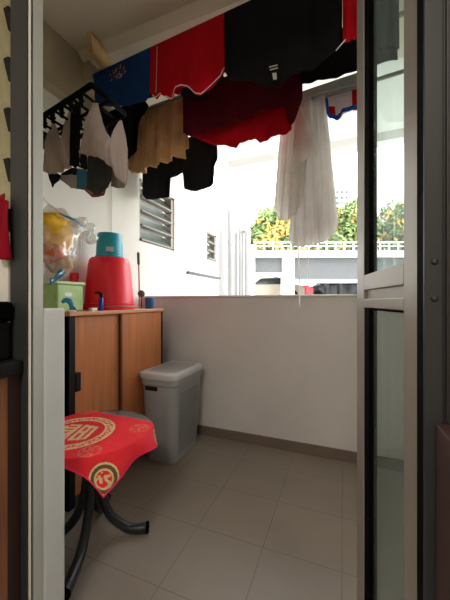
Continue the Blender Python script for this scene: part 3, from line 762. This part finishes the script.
# white clothes
drape('white_shirt', 'white shirt with a long pointed flap hanging left of the white dress', 'shirt', PC, (285, 312),
    [(277, 210), (280, 221), (285, 223), (291, 222), (297, 217), (303, 207)], M['t_wht'], amp=.013, fr=3, off=.035, ns=60, nt=40, back=.9, ph=.4)
drape('white_dress', 'long white garment with a rounded gathered hem hanging on the far pole', 'dress', PC, (298, 325),
    [(289, 240), (292, 247), (303, 247.5), (313, 246), (323, 243.5), (333, 237), (337.5, 228)], M['t_wht2'], amp=.014, fr=4, off=-.0, ns=70, nt=44, back=.96, ph=2)
bm = bmesh.new()
P3 = [plane_hit(302, 110, PC), plane_hit(320.5, 154, PC), plane_hit(310, 166, PC), plane_hit(293, 180, PC), plane_hit(290, 150, PC)]
nC = Vector((PC[1].y, -PC[1].x, 0)); nC = nC if nC.dot(ORG-PC[0]) > 0 else -nC
rows = []
for i in range(20):
    k = i/19; a = P3[0].lerp(P3[1], k); b = P3[0].lerp(P3[3], k)
    rows.append([a.lerp(b, j/14)+nC*(.075+.006*math.sin(j*.8+k*2)) for j in range(15)])
sheet('front_flap', rows, M['t_wht'], bpy.data.objects['white_shirt'], .002)
for u0, v0, u1, v1, l in ((298, 246, 299.5, 308, 'longer thin white string dangling from the white dress hem'), (307.5, 246, 307.5, 294, 'shorter thin grey string dangling from the white dress hem')):
    a = plane_hit(u0, v0, PC); b = plane_hit(u1, v1, PC)+nC*.0
    tubeo('drawstring', smooth_path([a, a.lerp(b, .5)+PC[1]*.004, b], 6), .0045 if u0 < 300 else .003, M['t_wht'], bpy.data.objects['white_dress'])

# ------------------------------------------------------------------ clip rack
t = thing('clip_rack', 'black folding clothes rack with pegs fixed to the left wall and holding underwear', 'drying rack', (XW, 1.2, 2.07))
RX0, RX1, RZ = XW, -1.045, 2.07
def rail(nm, a, b, r=.009): return tubeo(nm, [Vector(a), Vector(b)], r, M['rack'], t, 8)
ra, rb = Vector((XW, 1.12, RZ)), Vector((RX1, 1.005, RZ)); ry = Vector((.0, .22, 0))
rail('rail', ra, rb, .012); rail('rail', ra+ry, rb+ry, .012); rail('rail', rb, rb+ry, .012)
for k in range(1, 8):
    c = ra.lerp(rb, k/8); rail('slat', c, c+ry, .007)
rail('rail', ra+ry*.5, rb+ry*.5, .008)
bxo('wall_plate', (XW, XW+.02, 1.05, 1.56, RZ-.05, RZ+.05), M['rack'], t, .004)
rail('arm', rb+ry+Vector((0, 0, 0)), Vector((-1.42, 1.50, 2.24)), .006) if False else None
def peg(c):
    bm = bmesh.new(); box(bm, c.x-.005, c.x+.005, c.y-.009, c.y+.009, c.z-.055, c.z+.012); box(bm, c.x-.006, c.x+.006, c.y-.014, c.y+.014, c.z-.03, c.z-.02)
    obj('peg', bm, M['rack'], t, bev=.002)
for k in (1, 2, 3, 4, 5, 6, 7): peg(ra.lerp(rb, k/8)-UP*.012); peg(ra.lerp(rb, k/8)+ry*.5-UP*.01); 
for k in (2, 4, 6): peg(ra.lerp(rb, k/8)+ry-UP*.012)
PLA = (ra.copy(), (rb-ra).normalized(), RZ)
def rk(off): 
    n = Vector((PLA[1].y, -PLA[1].x, 0)); n = n if n.dot(ORG-PLA[0]) > 0 else -n
    return (PLA[0]-n*off, PLA[1], RZ)
def bul(s, t_): return .035*math.sin(PI*t_)*(abs(math.sin(2*PI*s))**.7)
drape('bra', 'nude grey bra hanging at the left end of the rack', 'bra', rk(.10), [(50, 132), (52, 122), (55, 123), (60, 138), (63, 139), (66, 124), (69, 112), (71, 114), (73, 130)],
      [(44, 172), (50, 175), (60, 173), (70, 168), (80, 164), (82, 150)], M['t_beige'], amp=.008, fr=5, ns=60, single=True, bulge=bul)
drape('bra', 'nude grey bra with wide straps hanging at the front of the rack', 'bra', rk(.02), [(90, 122), (93, 103), (98, 104), (102, 121), (107, 134), (113, 142), (117, 135), (119, 122), (122, 121), (125, 135), (128, 150)],
      [(81, 154), (90, 156), (99, 158), (106, 163), (114, 170), (120, 182), (127, 187), (129, 170)], M['t_beige'], amp=.008, fr=5, ns=80, single=True, bulge=bul)
drape('camisole', 'narrow black strappy garment hanging between the two nude bras', 'camisole', rk(.07), [(71, 106), (77, 103), (81, 108)], [(71, 166), (76, 169), (80, 160)], M['t_black'], amp=.006, fr=2, ns=24, single=True)
drape('briefs', 'dark grey lace briefs hanging below the right nude bra', 'briefs', rk(.13), [(88, 157), (95, 152), (103, 152), (112, 162)], [(88, 190), (96, 196), (104, 192), (112, 180)], M['t_dgrey'], amp=.004, fr=3, ns=40, single=True)
drape('briefs', 'small black briefs corner hanging below the left nude bra', 'briefs', rk(.14), [(48, 172), (54, 172), (61, 176)], [(50, 180), (52, 188), (61, 178)], M['t_black'], amp=.003, fr=2, ns=20, single=True)
drape('striped_briefs', 'pale and teal briefs with a pink hem slung diagonally under the bras', 'briefs', rk(.17), [(62, 174), (72, 168), (84, 170), (100, 176), (106, 182)], [(60, 180), (72, 189), (84, 190), (93, 198), (104, 196), (108, 186)],
      [M['t_beige'], M['t_pink'], M['t_teal'], M['t_black']], amp=.004, fr=3, ns=50, single=True, matfn=lambda s, t_: 1 if t_ > .9 and s > .5 else (2 if .38 < s < .62 else (3 if t_ < .35 else 0)))
drape('vest', 'pale nude tank strap piece hanging to the right of the briefs', 'vest', rk(.16), [(112, 165), (118, 150), (124, 160), (127, 170)], [(112, 187), (118, 189), (124, 188), (127, 186)], M['t_beige'], amp=.004, fr=2, ns=24, single=True)
drape('vest', 'black garment hanging in the middle of the rack', 'vest', rk(.30), [(96, 112), (104, 110), (112, 114)], [(100, 150), (108, 155), (116, 150)], M['t_black'], amp=.005, fr=2, ns=24, single=True)

# ------------------------------------------------------------------ outside
struct('ground', (-60, 60, 5.3, 120, -6.2, -6), M['ground'])
D = 15.0
BT = Matrix.Translation((0, 0, 0)) @ Matrix.Rotation(YAW, 4, 'Z')
def lx(u, d=D): return (u-225)/F*d
def lz(v, d=D): return CH+(HV-v)/F*d
t = thing('car_park', 'white and grey multi storey car park across the road, seen over the parapet', 'building', BT @ Vector((4, D+3, -6)))
def bb(nm, L, m): return boxes(nm, L, m, t, 0, BT)
xr = lx(520)
bb('deck_slab', [(lx(252), xr, D, D+9, lz(257.5), lz(251))], M['bwhite'])
bb('parapet_panel', [(lx(254), lx(285), D+.3, D+.5, lz(273), lz(257)), (lx(293), xr, D+.3, D+.5, lz(279.5), lz(257))], M['bgrey'])
bb('column', [(lx(283), lx(294.5), D, D+.6, -6, lz(251))], M['bwhite'])
bb('column', [(lx(249), lx(255), D, D+.6, -6, lz(245))], M['bwhite'])
bb('lower_beam', [(lx(254), lx(284), D+.2, D+.55, lz(276.5), lz(272.5))], M['bwhite'])
bb('lower_beam', [(lx(294), xr, D+.2, D+.55, lz(283), lz(279.5))], M['bwhite'])
bb('lower_deck', [(lx(250), xr, D, D+9, .9, 1.15), (lx(250), xr, D, D+9, -6, -5.8), (lx(250), xr, D, D+.3, -2.6, -1.6)], M['bwhite'])
bb('rear_wall', [(lx(250), xr, D+8.8, D+9, -6, 2.1)], M['bwhite'])
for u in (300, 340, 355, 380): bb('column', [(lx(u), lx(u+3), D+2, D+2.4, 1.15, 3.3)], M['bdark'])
rl = [(lx(254), xr, D+.1, D+.16, lz(243), lz(241.5)), (lx(254), xr, D+.1, D+.16, lz(246.5), lz(245.8))]
for u in range(255, 400, 9): rl.append((lx(u), lx(u)+.06, D+.1, D+.16, lz(251), lz(242)))
bb('railing', rl, M['bwhite'])
def car(c, m, lab):
    tt = thing('car', lab, 'car', BT @ Vector((c[0], c[1], c[2])), 'cars parked in the car park', rz=YAW)
    TM = Matrix.Translation(tt.location) @ Matrix.Rotation(YAW, 4, 'Z')
    bm = bmesh.new(); pr = [(-2, .3), (-2.05, .6), (-1.9, .85), (-1.2, .95), (-.6, 1.38), (.8, 1.42), (1.5, 1.0), (2.0, .9), (2.1, .5), (2.05, .3)]
    prism(bm, [TM @ Vector((x, -.85, z)) for x, z in pr], (TM.to_3x3() @ Vector((0, 1.7, 0))))
    obj('body', bm, m, tt, bev=.05)
    bm = bmesh.new(); pr = [(-1.1, .96), (-.58, 1.32), (.76, 1.36), (1.3, 1.0)]
    prism(bm, [TM @ Vector((x, -.87, z)) for x, z in pr], (TM.to_3x3() @ Vector((0, 1.74, 0))))
    obj('window', bm, M['cglass'], tt)
    for x in (-1.3, 1.3):
        for y in (-.8, .8):
            bm = bmesh.new(); tube(bm, [TM @ Vector((x, y-.1, .32)), TM @ Vector((x, y+.1, .32))], .32, 20); obj('wheel', bm, M['black'], tt)
car((lx(270, 18), 18.5, 1.15), M['car1'], 'beige car parked behind the left bay of the car park')
car((lx(340, 18), 19, 1.15), M['car2'], 'dark car parked behind the right bay of the car park')
t2 = thing('red_sign', 'small red box in the lower bay of the car park', 'box', BT @ Vector((lx(315), D+1, 1.15)))
boxes('panel', [(lx(311.5), lx(319), D+1, D+1.3, lz(294), lz(287))], M['redbox'], t2, 0, BT)
boxes('cap', [(lx(309), lx(315), D+1, D+1.2, lz(287), lz(284.5))], M['redbox'], t2, 0, BT)
boxes('stand', [(lx(313), lx(317), D+1.05, D+1.25, 1.15, lz(294))], M['bdark'], t2, 0, BT)

def tree(u, v, wpx, hpx, d, lab, n=5200, yel=.35, seed=1):
    rnd = random.Random(seed)
    c = at_d(u, v, d); rx = wpx/2/F*d; rz = hpx/2/F*d
    tt = thing('tree', lab, 'tree', (c.x, c.y, -6), 'trees beyond the car park')
    bm = bmesh.new()
    for k in range(n):
        a = Vector((rnd.gauss(0, 1), rnd.gauss(0, 1), rnd.gauss(0, 1))).normalized(); r = rnd.random()**.4
        r *= 1+.3*noise.noise(a*2+Vector((seed, 0, 0)))
        p = c+Vector((a.x*rx*r, a.y*rx*.8*r, a.z*rz*r)); s = d*.0085*rnd.uniform(.6, 1.4)
        e1 = Vector((rnd.gauss(0, 1), rnd.gauss(0, 1), rnd.gauss(0, 1))).normalized(); e2 = e1.orthogonal().normalized()
        f = bm.faces.new([bm.verts.new(p+e1*s), bm.verts.new(p+e2*s*.6), bm.verts.new(p-e1*s), bm.verts.new(p-e2*s*.6)])
        f.material_index = 1 if noise.noise(p*.9) > .25-yel*.5 and rnd.random() < .8 else 0
    obj('foliage', bm, [M['leaf'], M['leaf_y']], tt)
    tubeo('trunk', [(c.x, c.y, -6), (c.x+.1, c.y, c.z-rz*.5), (c.x, c.y, c.z+rz*.3)], [.3, .22, .08], M['bark'], tt)
tree(275, 240, 62, 62, 26, 'green and yellow tree above the left bay of the car park', 6500, .5, 3)
tree(322, 250, 40, 40, 28, 'low green tree behind the hem of the white dress', 3000, .1, 5)
tree(352, 232, 44, 60, 32, 'pale green tree at the right beyond the car park, left of the glass door', 3500, .2, 8)
tree(400, 236, 60, 70, 34, 'green tree seen through the glass door', 3500, .1, 11)
t = thing('tower_block', 'pale distant apartment tower rising behind the trees at the right', 'building', BT @ Vector((lx(342, 70), 70, -6)))
boxes('wall', [(lx(334, 70), lx(350, 70), 70, 80, -6, lz(186, 70))], M['tower'], t, 0, BT)
wl = []
for i in range(10):
    for j in range(3): wl.append((lx(336+4.6*j, 70), lx(338.6+4.6*j, 70), 69.9, 70.05, lz(194+5.4*i, 70), lz(191.5+5.4*i, 70)))
for k in wl: boxes('window', [k], M['bgrey'], t, 0, BT)

# ------------------------------------------------------------------ light
w = bpy.data.worlds.new('sky'); S.world = w; w.use_nodes = True; N = w.node_tree.nodes; L = w.node_tree.links
bg = N['Background']; tc = N.new('ShaderNodeTexCoord'); sp = N.new('ShaderNodeSeparateXYZ'); L.new(tc.outputs['Generated'], sp.inputs[0])
rp = N.new('ShaderNodeValToRGB'); L.new(sp.outputs['Z'], rp.inputs[0])
rp.color_ramp.elements[0].color = (1, 1, 1, 1); rp.color_ramp.elements[1].color = (.88, .94, 1, 1)
L.new(rp.outputs[0], bg.inputs[0]); bg.inputs[1].default_value = 3.3
sun = bpy.data.lights.new('sun', 'SUN'); sun.energy = 1.0; sun.angle = math.radians(25); sun.color = (1, .97, .92)
so = bpy.data.objects.new('sun', sun); COL.objects.link(so); so.rotation_euler = (math.radians(50), math.radians(25), math.radians(20))
# unseen lamp and glowing disc added behind the camera to fill the interior
t = thing('added_fill_lamp', 'round unseen lamp added behind the viewer as fill light for the interior', 'lamp', (-.2, -1.1, 2.68))
latheo('shade', [(.16, -.0), (.2, .012), (.2, .04)], (-.2, -1.1, 2.68), mat('fill_lamp_diffuser', (255, 226, 180), .5, 0, emit=2.0), t, 32)
al = bpy.data.lights.new('kitchen_fill', 'AREA'); al.shape = 'DISK'; al.size = .8; al.energy = 22; al.color = (1, .91, .80)
ao = bpy.data.objects.new('kitchen_fill', al); COL.objects.link(ao); ao.location = (-.2, -1.1, 2.66)
S.view_settings.view_transform = 'Standard'; S.view_settings.look = 'None'; S.view_settings.gamma = 1; S.view_settings.use_curve_mapping = False
S.view_settings.exposure = 0.82
S.cycles.max_bounces = 10; S.cycles.diffuse_bounces = 6; S.cycles.transparent_max_bounces = 16
